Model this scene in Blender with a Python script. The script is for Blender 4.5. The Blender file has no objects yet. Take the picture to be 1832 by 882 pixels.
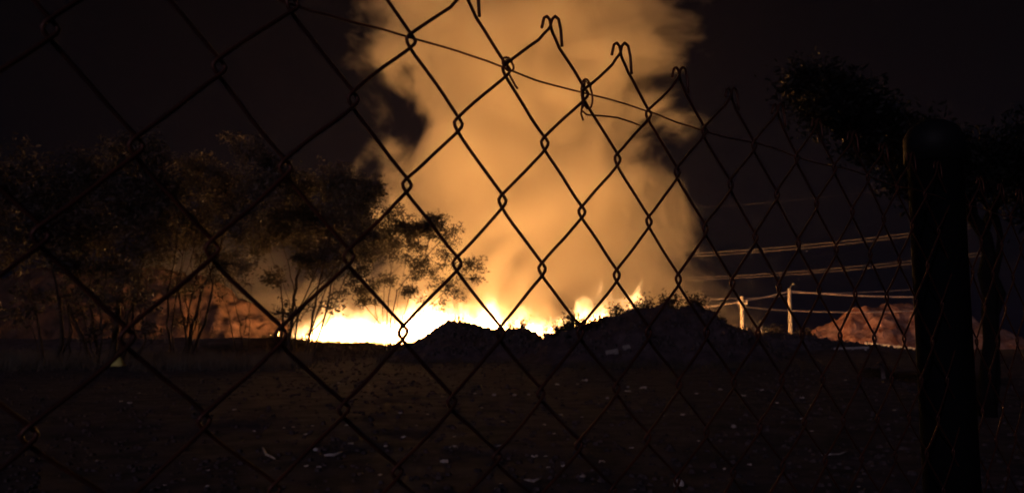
import bpy, math, random
import numpy as np
from mathutils import Vector, Matrix, noise as mnoise

# ------------------------------------------------------------------ camera, world, light
scene = bpy.context.scene
COL = scene.collection
F_PX = 1524.0
PITCH = math.atan(159 / F_PX)
EYE = 1.6
cam_d = bpy.data.cameras.new("camera")
cam_d.sensor_width = 36.0
cam_d.lens = 36.0 * F_PX / 1832.0
cam_d.clip_start = 0.02
cam_d.clip_end = 4000
cam_d.dof.use_dof = True
cam_d.dof.focus_distance = 0.85
cam_d.dof.aperture_fstop = 17
cam = bpy.data.objects.new("camera", cam_d)
COL.objects.link(cam)
cam.location = (0, 0, EYE)
cam.rotation_euler = (math.pi / 2 + PITCH, 0, 0)
scene.camera = cam

LIGHT_EL, LIGHT_AZ = math.radians(16), math.radians(205)      # light from low behind the camera, slightly left
w = bpy.data.worlds.new("World")
scene.world = w
w.use_nodes = True
nt = w.node_tree
nt.nodes.clear()
sky = nt.nodes.new('ShaderNodeTexSky')
sky.sky_type = 'NISHITA'
sky.sun_disc = False
sky.sun_elevation = LIGHT_EL
sky.sun_rotation = LIGHT_AZ
hsv = nt.nodes.new('ShaderNodeHueSaturation')
hsv.inputs['Saturation'].default_value = 0.0
mulc = nt.nodes.new('ShaderNodeMix')
mulc.data_type = 'RGBA'
mulc.blend_type = 'MULTIPLY'
mulc.inputs[0].default_value = 1.0
mulc.inputs[7].default_value = (0.80, 0.76, 1.25, 1)
bg = nt.nodes.new('ShaderNodeBackground')
bg.inputs['Strength'].default_value = 0.00032
out = nt.nodes.new('ShaderNodeOutputWorld')
nt.links.new(sky.outputs[0], hsv.inputs['Color'])
nt.links.new(hsv.outputs[0], mulc.inputs[6])
nt.links.new(mulc.outputs[2], bg.inputs['Color'])
nt.links.new(bg.outputs[0], out.inputs[0])

sd = bpy.data.lights.new("night_fill", 'SUN')  # dim night fill lamp, added to lift the wires, litter and ground
sd.energy = 0.20
sd.angle = math.radians(2.0)
sd.color = (0.98, 0.82, 1.0)
night_fill = bpy.data.objects.new("night_fill", sd)
COL.objects.link(night_fill)
_dir = Vector((math.sin(LIGHT_AZ) * math.cos(LIGHT_EL), math.cos(LIGHT_AZ) * math.cos(LIGHT_EL), math.sin(LIGHT_EL)))
night_fill.rotation_euler = _dir.to_track_quat('Z', 'Y').to_euler()
night_fill.location = (0, 0, 30)

vs = scene.view_settings
vs.view_transform = 'Standard'
vs.look = 'None'
vs.exposure = 0
vs.gamma = 1
vs.use_curve_mapping = False
cy = scene.cycles
cy.use_denoising = True
cy.max_bounces = 8
cy.diffuse_bounces = 2
cy.glossy_bounces = 2
cy.volume_bounces = 5
cy.transparent_max_bounces = 8
cy.sample_clamp_indirect = 4.0
cy.volume_step_rate = 1.0
cy.volume_max_steps = 160
cy.use_light_tree = True

# ------------------------------------------------------------------ helpers
_c, _s = math.cos(PITCH), math.sin(PITCH)


def at(px, py, Y):
    """world point seen at pixel (1832x882 frame) standing at depth Y"""
    a = (px - 916) / F_PX
    b = -(py - 441) / F_PX
    dx, dy, dz = a, _c - b * _s, _s + b * _c
    k = Y / dy
    return Vector((dx * k, Y, EYE + dz * k))


def on_ground(px, py, h=0.0):
    a = (px - 916) / F_PX
    b = -(py - 441) / F_PX
    dx, dy, dz = a, _c - b * _s, _s + b * _c
    k = (h - EYE) / dz
    return Vector((dx * k, dy * k, h))


class MB:
    def __init__(self):
        self.v, self.f, self.n = [], [], 0

    def add(self, verts, faces):
        b = self.n
        self.v.extend([tuple(p) for p in verts])
        self.f.extend([tuple(i + b for i in f) for f in faces])
        self.n += len(verts)

    def tube(self, pts, rad, sides=6, cap=True):
        pts = [Vector(p) for p in pts]
        n = len(pts)
        if not hasattr(rad, '__len__'):
            rad = [rad] * n
        vs_, fs = [], []
        up = None
        for i, p in enumerate(pts):
            t = (pts[min(i + 1, n - 1)] - pts[max(i - 1, 0)])
            if t.length < 1e-9:
                t = Vector((0, 0, 1))
            t.normalize()
            if up is None:
                up = Vector((0, 0, 1)) if abs(t.z) < .9 else Vector((1, 0, 0))
            a = t.cross(up)
            if a.length < 1e-5:
                a = t.orthogonal()
            a.normalize()
            b = a.cross(t).normalized()
            up = b
            for k in range(sides):
                an = 2 * math.pi * k / sides
                vs_.append(p + (a * math.cos(an) + b * math.sin(an)) * rad[i])
        for i in range(n - 1):
            for k in range(sides):
                k2 = (k + 1) % sides
                fs.append((i * sides + k, i * sides + k2, (i + 1) * sides + k2, (i + 1) * sides + k))
        if cap:
            fs.append(tuple(range(sides))[::-1])
            fs.append(tuple((n - 1) * sides + k for k in range(sides)))
        self.add(vs_, fs)

    def box(self, c, size, rot=None):
        x, y, z = [s / 2 for s in size]
        vs_ = [Vector((sx * x, sy * y, sz * z)) for sz in (-1, 1) for sy in (-1, 1) for sx in (-1, 1)]
        if rot is not None:
            vs_ = [rot @ v for v in vs_]
        vs_ = [v + Vector(c) for v in vs_]
        self.add(vs_, [(0, 2, 3, 1), (4, 5, 7, 6), (0, 1, 5, 4), (2, 6, 7, 3), (0, 4, 6, 2), (1, 3, 7, 5)])

    def build(self, name, mat, parent=None, smooth=False, origin=None):
        me = bpy.data.meshes.new(name)
        v = self.v
        if origin is not None:
            ox, oy, oz = origin
            v = [(a - ox, b - oy, c - oz) for a, b, c in v]
        me.from_pydata(v, [], self.f)
        me.materials.append(mat)
        if smooth:
            me.polygons.foreach_set('use_smooth', [True] * len(me.polygons))
        me.update()
        o = bpy.data.objects.new(name, me)
        COL.objects.link(o)
        if origin is not None:
            if parent is None:
                o.location = origin
        if parent is not None:
            o.parent = parent
        return o


def tag(o, label=None, cat=None, group=None, kind=None):
    if label:
        o['label'] = label
    if cat:
        o['category'] = cat
    if group:
        o['group'] = group
    if kind:
        o['kind'] = kind
    return o


def empty(name, loc):
    o = bpy.data.objects.new(name, None)
    o.empty_display_size = 0.2
    o.location = loc
    COL.objects.link(o)
    return o


def mat(name, col, rough=.8, metal=0.0, var=None, scale=5.0, bump=0.0, spec=0.5, detail=6.0):
    """var: second colour mixed in by noise"""
    m = bpy.data.materials.new(name)
    m.use_nodes = True
    t = m.node_tree
    b = t.nodes['Principled BSDF']
    b.inputs['Roughness'].default_value = rough
    b.inputs['Metallic'].default_value = metal
    b.inputs['Specular IOR Level'].default_value = spec
    b.inputs['Base Color'].default_value = (*col, 1)
    tc = t.nodes.new('ShaderNodeTexCoord')
    nz = t.nodes.new('ShaderNodeTexNoise')
    nz.inputs['Scale'].default_value = scale
    nz.inputs['Detail'].default_value = detail
    nz.inputs['Roughness'].default_value = .65
    t.links.new(tc.outputs['Object'], nz.inputs['Vector'])
    if var is None:
        var = tuple(c * .6 for c in col)
    r = t.nodes.new('ShaderNodeValToRGB')
    r.color_ramp.elements[0].position = .38
    r.color_ramp.elements[0].color = (*var, 1)
    r.color_ramp.elements[1].position = .62
    r.color_ramp.elements[1].color = (*col, 1)
    t.links.new(nz.outputs[0], r.inputs[0])
    t.links.new(r.outputs[0], b.inputs['Base Color'])
    if bump:
        bp = t.nodes.new('ShaderNodeBump')
        bp.inputs['Strength'].default_value = .8
        bp.inputs['Distance'].default_value = bump
        t.links.new(nz.outputs[0], bp.inputs['Height'])
        t.links.new(bp.outputs[0], b.inputs['Normal'])
    return m


def leaf_mat(name, col, var):
    m = mat(name, col, .6, 0, var, 1.2, 0, .3)
    t = m.node_tree
    b = t.nodes['Principled BSDF']
    tr = t.nodes.new('ShaderNodeBsdfTranslucent')
    tr.inputs[0].default_value = (col[0] * 1.3, col[1] * 1.3, col[2] * .8, 1)
    mx = t.nodes.new('ShaderNodeMixShader')
    mx.inputs[0].default_value = .2
    o = t.nodes['Material Output']
    t.links.new(b.outputs[0], mx.inputs[1])
    t.links.new(tr.outputs[0], mx.inputs[2])
    t.links.new(mx.outputs[0], o.inputs[0])
    return m


M = {
    'soil': mat('soil', (.105, .085, .105), .95, 0, (.042, .034, .044), 1.3, .05, .2, 10),
    'mound': mat('mound_earth', (.12, .085, .10), .95, 0, (.06, .042, .052), .9, .12, .2, 8),
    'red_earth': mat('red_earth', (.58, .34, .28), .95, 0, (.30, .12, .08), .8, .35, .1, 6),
    'bank': mat('bank_earth', (.15, .085, .068), .95, 0, (.06, .036, .03), .6, .4, .1, 6),
    'rust': mat('rusty_wire', (.13, .045, .032), .45, .45, (.07, .026, .022), 60, .0004, .5),
    'thin': mat('thin_wire', (.25, .10, .07), .5, .5, (.14, .05, .04), 60, 0, .5),
    'post': mat('dark_paint', (.012, .012, .016), .6, 0, (.008, .008, .010), 8, 0, .2),
    'concrete': mat('pole_concrete', (.80, .70, .56), .9, 0, (.66, .57, .46), 1.5, .02, .2),
    'steel': mat('pole_steel', (.35, .33, .32), .45, .6, (.25, .23, .22), 3),
    'ceramic': mat('insulator_ceramic', (.6, .55, .5), .3, 0, (.5, .45, .4), 3),
    'cable': mat('cable_metal', (.80, .66, .62), .5, .1, (.7, .56, .52), 1),
    'cable_high': mat('cable_high', (.17, .14, .15), .5, .1, (.12, .10, .11), 1),
    'bark': mat('bark', (.075, .052, .040), .95, 0, (.040, .028, .024), 4, .02, .2),
    'bark_unlit': mat('bark_unlit', (.014, .012, .012), .95, 0, (.008, .007, .007), 4, .02, .1),  # bark copy darkened in colour so the right trunk stays unlit
    'leaf_a': leaf_mat('leaf_lit', (.13, .112, .125), (.07, .06, .065)),  # lighter leaf copy, firelight on the crown put into the colour
    'leaf_b': leaf_mat('leaf_dark', (.09, .08, .09), (.045, .04, .045)),
    'leaf_c': leaf_mat('leaf_unlit', (.010, .010, .011), (.006, .006, .007)),  # near-black leaf for the silhouetted right tree, darkness put into the colour
    'dry': leaf_mat('dry_grass', (.10, .075, .055), (.05, .04, .032)),
    'scrub': leaf_mat('scrub_leaf', (.060, .042, .040), (.035, .026, .026)),
    'litter': mat('pale_plastic', (.68, .62, .64), .6, 0, (.45, .38, .38), 12, 0),
    'litter2': mat('grey_scrap', (.60, .52, .53), .8, 0, (.22, .19, .19), 14, 0),
    'stone': mat('pale_stone', (.42, .36, .36), .9, 0, (.28, .24, .24), 9, .01),
    'yellow': mat('yellow_sack', (.88, .78, .26), .6, 0, (.70, .58, .16), 4, .03),
    'wallw': mat('white_wall', (.75, .68, .60), .9, 0, (.6, .52, .45), .6, 0),
    'clod': mat('clod', (.11, .085, .095), .95, 0, (.03, .024, .028), 8, .01, .2),
}


def emat(name, col, strength):
    m = bpy.data.materials.new(name)
    m.use_nodes = True
    t = m.node_tree
    t.nodes.clear()
    e = t.nodes.new('ShaderNodeEmission')
    e.inputs[0].default_value = (*col, 1)
    e.inputs[1].default_value = strength
    o = t.nodes.new('ShaderNodeOutputMaterial')
    t.links.new(e.outputs[0], o.inputs[0])
    return m


def fbm(x, y, z=0.0, o=4):
    return mnoise.fractal(Vector((x, y, z)), 1.0, 2.0, o)


rnd = random.Random(7)

# ------------------------------------------------------------------ ground
FIRE_Y = 90.0


def sm(a, b, x):
    t = max(0.0, min(1.0, (x - a) / (b - a)))
    return t * t * (3 - 2 * t)


def ground_h(x, y):
    r = math.hypot(x, y)
    h = 0.0
    if r > 4:
        k = min(1.0, (r - 4) / 10)
        h += .10 * k * fbm(x * .12, y * .12, 3.1, 4)
        h += .035 * fbm(x * .9, y * .9, 7.7, 3) * min(1, k * 3) * (1 - sm(60, 120, r))
    # long low berm in front of the fire
    by = 66 + 1.5 * math.sin(x * .11)
    prof = math.exp(-((y - by) / 5.0) ** 2)
    amp = 1.12 + .10 * fbm(x * .25, 1.7, 0, 3) - .32 * math.exp(-((x + 8.6) / 1.6) ** 2)
    amp += .24 * (1 - sm(-18, -13.5, x))
    amp *= 1 - .8 * sm(-6, -3, x)
    amp += .95 * sm(8, 16, x) - .85 * sm(24, 31, x)
    amp += (.16 * fbm(x * .8, y * .25, 4.4, 3) + .07 * fbm(x * 2.6, y * .8, 6.1, 2)) * (1 - sm(-4, 0, x))
    h += amp * prof
    # hollow where rubbish burns
    h -= .5 * math.exp(-(((x + 1) / 26) ** 4) - ((y - 90) / 14) ** 4)
    return h


def axis_vals(segs):
    out_ = []
    for a, b, st in segs:
        n = max(1, int(round((b - a) / st)))
        out_ += [a + (b - a) * i / n for i in range(n)]
    out_.append(segs[-1][1])
    return out_


xs = axis_vals([(-1500, -300, 200), (-300, -60, 20), (-60, -20, 1.0), (-20, 20, .4), (20, 60, 1.0), (60, 300, 20), (300, 1500, 200)])
ys = axis_vals([(-60, -5, 8), (-5, 5, 1), (5, 25, .35), (25, 80, .7), (80, 130, 2.5), (130, 400, 30), (400, 2400, 250)])
mb = MB()
vv = [(x, y, ground_h(x, y)) for y in ys for x in xs]
nx = len(xs)
ff = [(j * nx + i, j * nx + i + 1, (j + 1) * nx + i + 1, (j + 1) * nx + i) for j in range(len(ys) - 1) for i in range(nx - 1)]
mb.add(vv, ff)
tag(mb.build('ground', M['soil'], smooth=True), kind='structure')


# ------------------------------------------------------------------ mounds
MOUND_V = {}


def mound(name, outline, Y, depth, m, label, cat='mound', rough=.25, n_u=120, n_v=40, kind=None, seed=0.0):
    """outline: crest points (px,py) from end to end, seen at depth Y; the heap falls off before and behind the crest"""
    pts = [at(px, py, Y) for px, py in outline]
    X = [p.x for p in pts]
    Z = [p.z for p in pts]
    x0, x1 = X[0] - depth * .3, X[-1] + depth * .3
    verts = []
    for j in range(n_v + 1):
        v = -1 + 2 * j / n_v
        for i in range(n_u + 1):
            u = i / n_u
            x = x0 + (x1 - x0) * u
            z = float(np.interp(x, [x0] + X + [x1], [-.4] + Z + [-.4]))
            p = (1 - abs(v) ** 1.6)
            hh = z * p - .4 * (1 - p)
            y = Y + v * depth
            nn = fbm(x * .35 + seed, y * .35, seed, 5) * rough + fbm(x * 1.7 + seed, y * 1.7, seed + 4, 5) * rough * .55
            hh += nn * max(0, min(1, hh)) * (.6 + .4 * abs(v))
            verts.append((x, y, hh + ground_h(x, y) * (1 - p)))
    MOUND_V[name + str(seed)] = verts
    faces = []
    W_ = n_u + 1
    for j in range(n_v):
        for i in range(n_u):
            a = j * W_ + i
            faces.append((a, a + 1, a + 1 + W_, a + W_))
    b = MB()
    b.add(verts, faces)
    o = b.build(name, m, smooth=True, origin=(pts[len(pts) // 2].x, Y, 0))
    tag(o, label, cat, kind=kind)
    return o, (lambda x: float(np.interp(x, [x0] + X + [x1], [0] + Z + [0])))


central_o, central_z = mound('dirt_mound', [(735, 622), (760, 606), (780, 590), (800, 578), (830, 578), (870, 586), (905, 589), (940, 588), (960, 600), (985, 618), (1000, 635)],
                             60, 7, M['mound'], 'smooth rounded dark dirt mound in front of the brightest flames', rough=.42)
right_o, right_z = mound('dirt_mound', [(955, 628), (983, 604), (1003, 588), (1030, 582), (1055, 580), (1075, 572), (1095, 565), (1130, 558), (1160, 555), (1185, 550), (1210, 553), (1240, 551), (1262, 556), (1280, 570), (1300, 584), (1330, 594)],
                         56, 9, M['mound'], 'tall rugged dark heap with scrub on its top, right of the flames', rough=.6, seed=9.0)
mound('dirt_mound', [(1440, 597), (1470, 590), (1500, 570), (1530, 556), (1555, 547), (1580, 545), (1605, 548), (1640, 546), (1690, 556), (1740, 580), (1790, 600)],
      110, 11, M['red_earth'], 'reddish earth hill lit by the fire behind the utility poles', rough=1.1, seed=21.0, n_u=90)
mound('dirt_bank', [(-60, 520), (20, 494), (80, 480), (140, 476), (200, 482), (260, 478), (310, 486), (360, 496), (410, 520), (460, 552), (510, 585), (540, 600)],
      100, 12, M['bank'], 'brown earth bank glowing behind the trees on the left', cat='earth bank', rough=1.3, seed=33.0, n_u=110)

# ------------------------------------------------------------------ fire
flame_m = bpy.data.materials.new('flame')
flame_m.use_nodes = True
t = flame_m.node_tree
t.nodes.clear()
geo = t.nodes.new('ShaderNodeTexCoord')
sep = t.nodes.new('ShaderNodeSeparateXYZ')
rmp = t.nodes.new('ShaderNodeMapRange')
rmp.inputs[1].default_value = 2.5
rmp.inputs[2].default_value = 5.0
rmp.inputs[3].default_value = 1.0
rmp.inputs[4].default_value = 0.5
em = t.nodes.new('ShaderNodeEmission')
em.inputs[0].default_value = (1.0, .44, .12, 1)
mu = t.nodes.new('ShaderNodeMath')
mu.operation = 'MULTIPLY'
FLAME_L = 50.0
mu.inputs[1].default_value = FLAME_L
o_ = t.nodes.new('ShaderNodeOutputMaterial')
t.links.new(geo.outputs['Object'], sep.inputs[0])
t.links.new(sep.outputs[2], rmp.inputs[0])
t.links.new(rmp.outputs[0], mu.inputs[0])
t.links.new(mu.outputs[0], em.inputs[1])
t.links.new(em.outputs[0], o_.inputs[0])


def flame_tongue(b, x, y, z0, h, wd, lean):
    n, k = 6, 6
    verts, faces = [], []
    ph = rnd.random() * 9
    for i in range(n + 1):
        u = i / n
        r = wd * (math.sin(math.pi * min(1, .25 + u * .8)) ** .8) * (1 - u) ** .55 + .01
        cx_ = x + lean * u * u * h + .22 * wd * math.sin(ph + u * 5)
        cy_ = y + .2 * wd * math.cos(ph + u * 4)
        for a in range(k):
            an = 2 * math.pi * a / k + u * 1.3 + ph
            rr = r * (1 + .3 * math.sin(3 * an + ph))
            verts.append((cx_ + rr * math.cos(an), cy_ + rr * math.sin(an), z0 + h * u))
    for i in range(n):
        for a in range(k):
            a2 = (a + 1) % k
            faces.append((i * k + a, i * k + a2, (i + 1) * k + a2, (i + 1) * k + a))
    b.add(verts, faces)


def flame_top(px):
    """height in pixels rows where flames end in the photo"""
    return float(np.interp(px, [505, 540, 560, 600, 650, 690, 730, 760, 800, 850, 880, 910, 960, 1000, 1040, 1070, 1100, 1130, 1145],
                           [603, 590, 572, 557, 560, 564, 546, 535, 548, 552, 545, 560, 565, 575, 548, 545, 560, 540, 560]))


fb = MB()
for k in range(260):     # hot body of the fire
    px = rnd.uniform(534, 1142)
    Y = rnd.uniform(80, 92)
    p = at(px, flame_top(px) + 12 + 14 * rnd.random(), Y)
    z0 = -.8
    h = max(.5, p.z - z0)
    flame_tongue(fb, p.x, Y, z0, h, rnd.uniform(.5, 1.2) * (1 if px > 560 else .5), rnd.uniform(-.12, .16))
fire = fb.build('fire', flame_m, smooth=True)
tag(fire, 'wide white-hot line of flames burning behind the dirt mounds', 'fire', kind='stuff')

# small separate embers at the left end of the fire
for i, (px, py) in enumerate([(483, 600), (491, 598), (497, 592), (508, 601)]):
    b = MB()
    p = at(px, py, 73)
    g = ground_h(p.x, 73)
    flame_tongue(b, p.x, 73, g - .05, max(.3, p.z - g + .1), .10, .05)
    tag(b.build('ember', flame_m, smooth=True), ['small spot of flame farthest left, apart from the fire', 'second small flame from the left beside the dense tree', 'highest of the small flames at the foot of the dense tree', 'small flame nearest the left end of the big fire'][i], 'flame', 'small flames at the end of the fire')

# ------------------------------------------------------------------ smoke
sm_m = bpy.data.materials.new('smoke')
sm_m.use_nodes = True
t = sm_m.node_tree
t.nodes.clear()
L = t.links


def nd(ty, **kw):
    n = t.nodes.new(ty)
    for a, b in kw.items():
        setattr(n, a, b)
    return n


def mth(op, a, b=None, clamp=False):
    n = nd('ShaderNodeMath', operation=op, use_clamp=clamp)
    for i, v in enumerate((a, b)):
        if v is None:
            continue
        if isinstance(v, (int, float)):
            n.inputs[i].default_value = v
        else:
            L.new(v, n.inputs[i])
    return n.outputs[0]


def noise_n(vec, scale, detail=3, rough=.55, col=False):
    n = nd('ShaderNodeTexNoise')
    n.inputs['Scale'].default_value = scale
    n.inputs['Detail'].default_value = detail
    n.inputs['Roughness'].default_value = rough
    L.new(vec, n.inputs['Vector'])
    return n.outputs['Color' if col else 'Fac']


tc = nd('ShaderNodeTexCoord')
P = tc.outputs['Object']


def warp(vec, scale, amt, detail):
    c_ = noise_n(vec, scale, detail, .5, True)
    s1 = nd('ShaderNodeVectorMath', operation='SUBTRACT')
    L.new(c_, s1.inputs[0])
    s1.inputs[1].default_value = (.5, .5, .5)
    s2 = nd('ShaderNodeVectorMath', operation='SCALE')
    L.new(s1.outputs[0], s2.inputs[0])
    s2.inputs['Scale'].default_value = amt
    s3 = nd('ShaderNodeVectorMath', operation='ADD')
    L.new(vec, s3.inputs[0])
    L.new(s2.outputs[0], s3.inputs[1])
    return s3.outputs[0]


P1 = warp(P, .055, 13.0, 1)
P2 = warp(P1, .2, 6.0, 2)
sp = nd('ShaderNodeSeparateXYZ')
L.new(P2, sp.inputs[0])
HZ = 69.0


def curve(src, pts):
    n = nd('ShaderNodeFloatCurve')
    c_ = n.mapping.curves[0]
    pts = sorted(pts)
    c_.points[0].location = pts[0]
    c_.points[-1].location = pts[-1]
    for p_ in pts[1:-1]:
        c_.points.new(*p_)
    n.mapping.update()
    L.new(src, n.inputs['Value'])
    return n.outputs[0]


zn = mth('DIVIDE', sp.outputs[2], HZ, True)
SK = 1.14
prof = [(z_ * SK, c_ * SK, r_ * SK) for z_, c_, r_ in [(0, -4.2, 30.5), (4, -3.4, 28.5), (9, -.2, 22), (17, 1.6, 17.6), (24, 1.4, 16.8), (31, .4, 17.2), (39, 2, 18.6), (49, 3, 21), (60, 4, 23)]]
cxn = curve(zn, [(z / HZ, .5 + c_ / 40) for z, c_, r in prof])
rn = curve(zn, [(z / HZ, r / 40) for z, c_, r in prof])
cxm = mth('MULTIPLY', mth('SUBTRACT', cxn, .5), 40)
rm = mth('MULTIPLY', rn, 40)
dx = mth('DIVIDE', mth('SUBTRACT', sp.outputs[0], cxm), rm)
cyy = mth('ADD', mth('MULTIPLY', sp.outputs[2], -.14), 117.0)
dy = mth('DIVIDE', mth('SUBTRACT', sp.outputs[1], cyy), mth('MULTIPLY', rm, .55))
rr = mth('SQRT', mth('ADD', mth('MULTIPLY', dx, dx), mth('MULTIPLY', dy, dy)))
core = mth('SUBTRACT', 1.0, rr)
det = mth('MULTIPLY', mth('SUBTRACT', noise_n(P1, .115, 4, .6), .5), 1.5)
val = mth('ADD', core, det)
dens = mth('MULTIPLY', val, 7.0, True)
dens = mth('MULTIPLY', dens, dens)
lump = mth('ADD', mth('MULTIPLY', mth('SUBTRACT', noise_n(P2, .13, 3, .55), .32, True), 3.2), .12)
dens = mth('MULTIPLY', dens, lump)
# thin out close to the ground and at the very top
dens = mth('MULTIPLY', dens, mth('MULTIPLY', mth('SUBTRACT', sp.outputs[2], 1.0), .25, True))
SMOKE_D = .30
dens = mth('MULTIPLY', dens, SMOKE_D)
# thin smoke drifting off to the left, low behind the trees
def sq(a):
    return mth('MULTIPLY', a, a)
lobe = mth('ADD', mth('ADD', sq(mth('DIVIDE', mth('ADD', sp.outputs[0], 36), 18)), sq(mth('DIVIDE', mth('SUBTRACT', sp.outputs[2], 6), 10))), sq(mth('DIVIDE', mth('SUBTRACT', sp.outputs[1], 110), 9)))
lobe = mth('MULTIPLY', mth('SUBTRACT', 1.0, lobe, True), .035)
dens = mth('ADD', dens, lobe)
pv = nd('ShaderNodeVolumePrincipled')
pv.inputs['Color'].default_value = (.97, .93, .84, 1)
pv.inputs['Anisotropy'].default_value = 0.3
L.new(dens, pv.inputs['Density'])
mo = nd('ShaderNodeOutputMaterial')
L.new(pv.outputs[0], mo.inputs['Volume'])
b = MB()
b.box((-6, 114, 33), (112, 50, 69))
smoke = b.build('smoke', sm_m)
tag(smoke, 'tall billowing column of smoke glowing orange above the fire', 'smoke', kind='stuff')

# soft burning gas around the flames
fl_m = bpy.data.materials.new('flame_gas')
fl_m.use_nodes = True
t = fl_m.node_tree
t.nodes.clear()
L = t.links
fl_m.cycles.volume_step_rate = .2
tc = nd('ShaderNodeTexCoord')
P = tc.outputs['Object']
mp = nd('ShaderNodeMapping')
mp.inputs['Scale'].default_value = (1, 1, .62)
L.new(P, mp.inputs[0])
PW = warp(mp.outputs[0], .5, 1.6, 2)
sp = nd('ShaderNodeSeparateXYZ')
L.new(P, sp.inputs[0])
xn = mth('ADD', mth('DIVIDE', sp.outputs[0], 60), .5, True)
hp_ = []
for px in [505, 520, 540, 560, 600, 650, 690, 730, 760, 800, 850, 880, 910, 960, 1000, 1040, 1070, 1100, 1130, 1145]:
    q = at(px, flame_top(px) - 5, 85)
    hp_.append((q.x / 60 + .5, max(0.02, q.z / 12) * (.35 if px < 530 else 1)))
hp_ = [(0, 0), (hp_[0][0] - .01, 0)] + hp_ + [(hp_[-1][0] + .012, 0), (1, 0)]
hx = mth('MULTIPLY', curve(xn, hp_), 12)
n1 = noise_n(PW, .7, 3, .6)
hh = mth('MULTIPLY', hx, mth('ADD', mth('MULTIPLY', mth('SUBTRACT', n1, .5), 2.6), .9))
e1 = mth('MULTIPLY', mth('SUBTRACT', hh, sp.outputs[2]), .7, True)
e1 = mth('MULTIPLY', e1, e1)
GAS = 1.3
e1 = mth('MULTIPLY', e1, GAS)
pe = nd('ShaderNodeEmission')
pe.inputs[0].default_value = (1.0, .50, .17, 1)
L.new(e1, pe.inputs[1])
mo = nd('ShaderNodeOutputMaterial')
L.new(pe.outputs[0], mo.inputs['Volume'])
b = MB()
b.box((-5, 85.5, 4), (42, 13, 9.5))
tag(b.build('flame_gas', fl_m), 'soft yellow burning gas licking up above the white-hot flames', 'flames', kind='stuff')

# ------------------------------------------------------------------ haze
hz_m = bpy.data.materials.new('haze')
hz_m.use_nodes = True
t = hz_m.node_tree
t.nodes.clear()
pvh = t.nodes.new('ShaderNodeVolumePrincipled')
HAZE_D = .00018
pvh.inputs['Color'].default_value = (.48, .48, 1.0, 1)
pvh.inputs['Density'].default_value = HAZE_D
pvh.inputs['Anisotropy'].default_value = 0.55
oo = t.nodes.new('ShaderNodeOutputMaterial')
t.links.new(pvh.outputs[0], oo.inputs['Volume'])
b = MB()
b.box((0, 1150, 35), (3200, 2700, 74))
tag(b.build('haze', hz_m), kind='stuff')

# ------------------------------------------------------------------ utility poles and lines
POLES = [(1327, 530, 99, True), (1412, 516, 102, False)]
pole_tops = []
for k, (px, py, Y, arm) in enumerate(POLES):
    top = at(px, py, Y)
    root = empty('utility_pole', (top.x, Y, 0))
    tag(root, ['shorter utility pole with crossarm and insulators, next to the smoke' if arm else 'taller plain concrete utility pole between the short pole and red hill'][0],
        'utility pole', 'concrete utility poles beside the fire')
    b = MB()
    b.tube([(0, 0, -.5), (0, 0, top.z * .5), (0, 0, top.z)], [.26, .23, .19], 10)
    b.build('pole', M['concrete'], root, True)
    if arm:
        b = MB()
        b.box((0, -.22, top.z - .85), (1.15, .12, .14))
        b.box((0, -.22, top.z - 1.25), (.7, .1, .1))
        b.tube([(-.45, -.25, top.z - .9), (0, -.25, top.z - 1.7)], .03, 5)
        b.tube([(.45, -.25, top.z - .9), (0, -.25, top.z - 1.7)], .03, 5)
        b.build('crossarm', M['concrete'], root)
        for sx in (-.48, .0, .48):
            b = MB()
            z = top.z - .78
            b.tube([(sx, -.22, z), (sx, -.22, z + .08), (sx, -.22, z + .12), (sx, -.22, z + .2), (sx, -.22, z + .28)], [.06, .12, .07, .12, .05], 8)
            b.build('insulator', M['ceramic'], root, True)
    else:
        b = MB()
        b.tube([(0, 0, top.z - .1), (.15, -.1, top.z + .25), (.38, -.2, top.z + .5)], .03, 6)
        b.build('bracket', M['steel'], root)
        b = MB()
        b.tube([(.30, -.2, top.z + .45), (.42, -.22, top.z + .5), (.56, -.24, top.z + .5)], [.05, .12, .04], 8)
        b.build('insulator', M['ceramic'], root, True)
    pole_tops.append(top)


def line(p0, p1, sag, r=.03, n=24):
    pts = []
    for i in range(n + 1):
        u = i / n
        p = p0.lerp(p1, u)
        p.z -= sag * 4 * u * (1 - u)
        pts.append(p)
    return pts


def power_line(runs, label, r=.035, mat_=None):
    b = MB()
    for (a, c_, sag) in runs:
        b.tube(line(a, c_, sag), r, 5, False)
    mid = runs[0][0]
    tag(b.build('power_line', M['cable' if mat_ is None else mat_], origin=tuple(mid)), label, 'power line', 'overhead lines on the right')


def smooth_run(px0, py0, Y0, px1, py1, Y1, sag):
    return (at(px0, py0, Y0), at(px1, py1, Y1), sag)


T1, T2 = POLES[0], POLES[1]
# bright upper cable over both poles
power_line([smooth_run(1230, 553, 97, 1327, 540, 99, .05), smooth_run(1327, 538, 99, 1412, 521, 102, .12), smooth_run(1412, 521, 102, 1700, 531, 105, .25)],
           'bright cable running from the short pole up to the top of the tall pole', .085)
power_line([smooth_run(1327, 548, 99, 1412, 556, 102, .05), smooth_run(1412, 556, 102, 1700, 552, 105, .3)],
           'lower cable leaving the short pole under its crossarm and passing the tall pole', .05)
power_line([smooth_run(1200, 537, 96, 1327, 533, 99, .05), smooth_run(1327, 533, 99, 1412, 528, 102, .1), smooth_run(1412, 524, 102, 1700, 512, 108, .3)],
           'thin dim cable tied to the tip of the short pole', .03)
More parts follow.
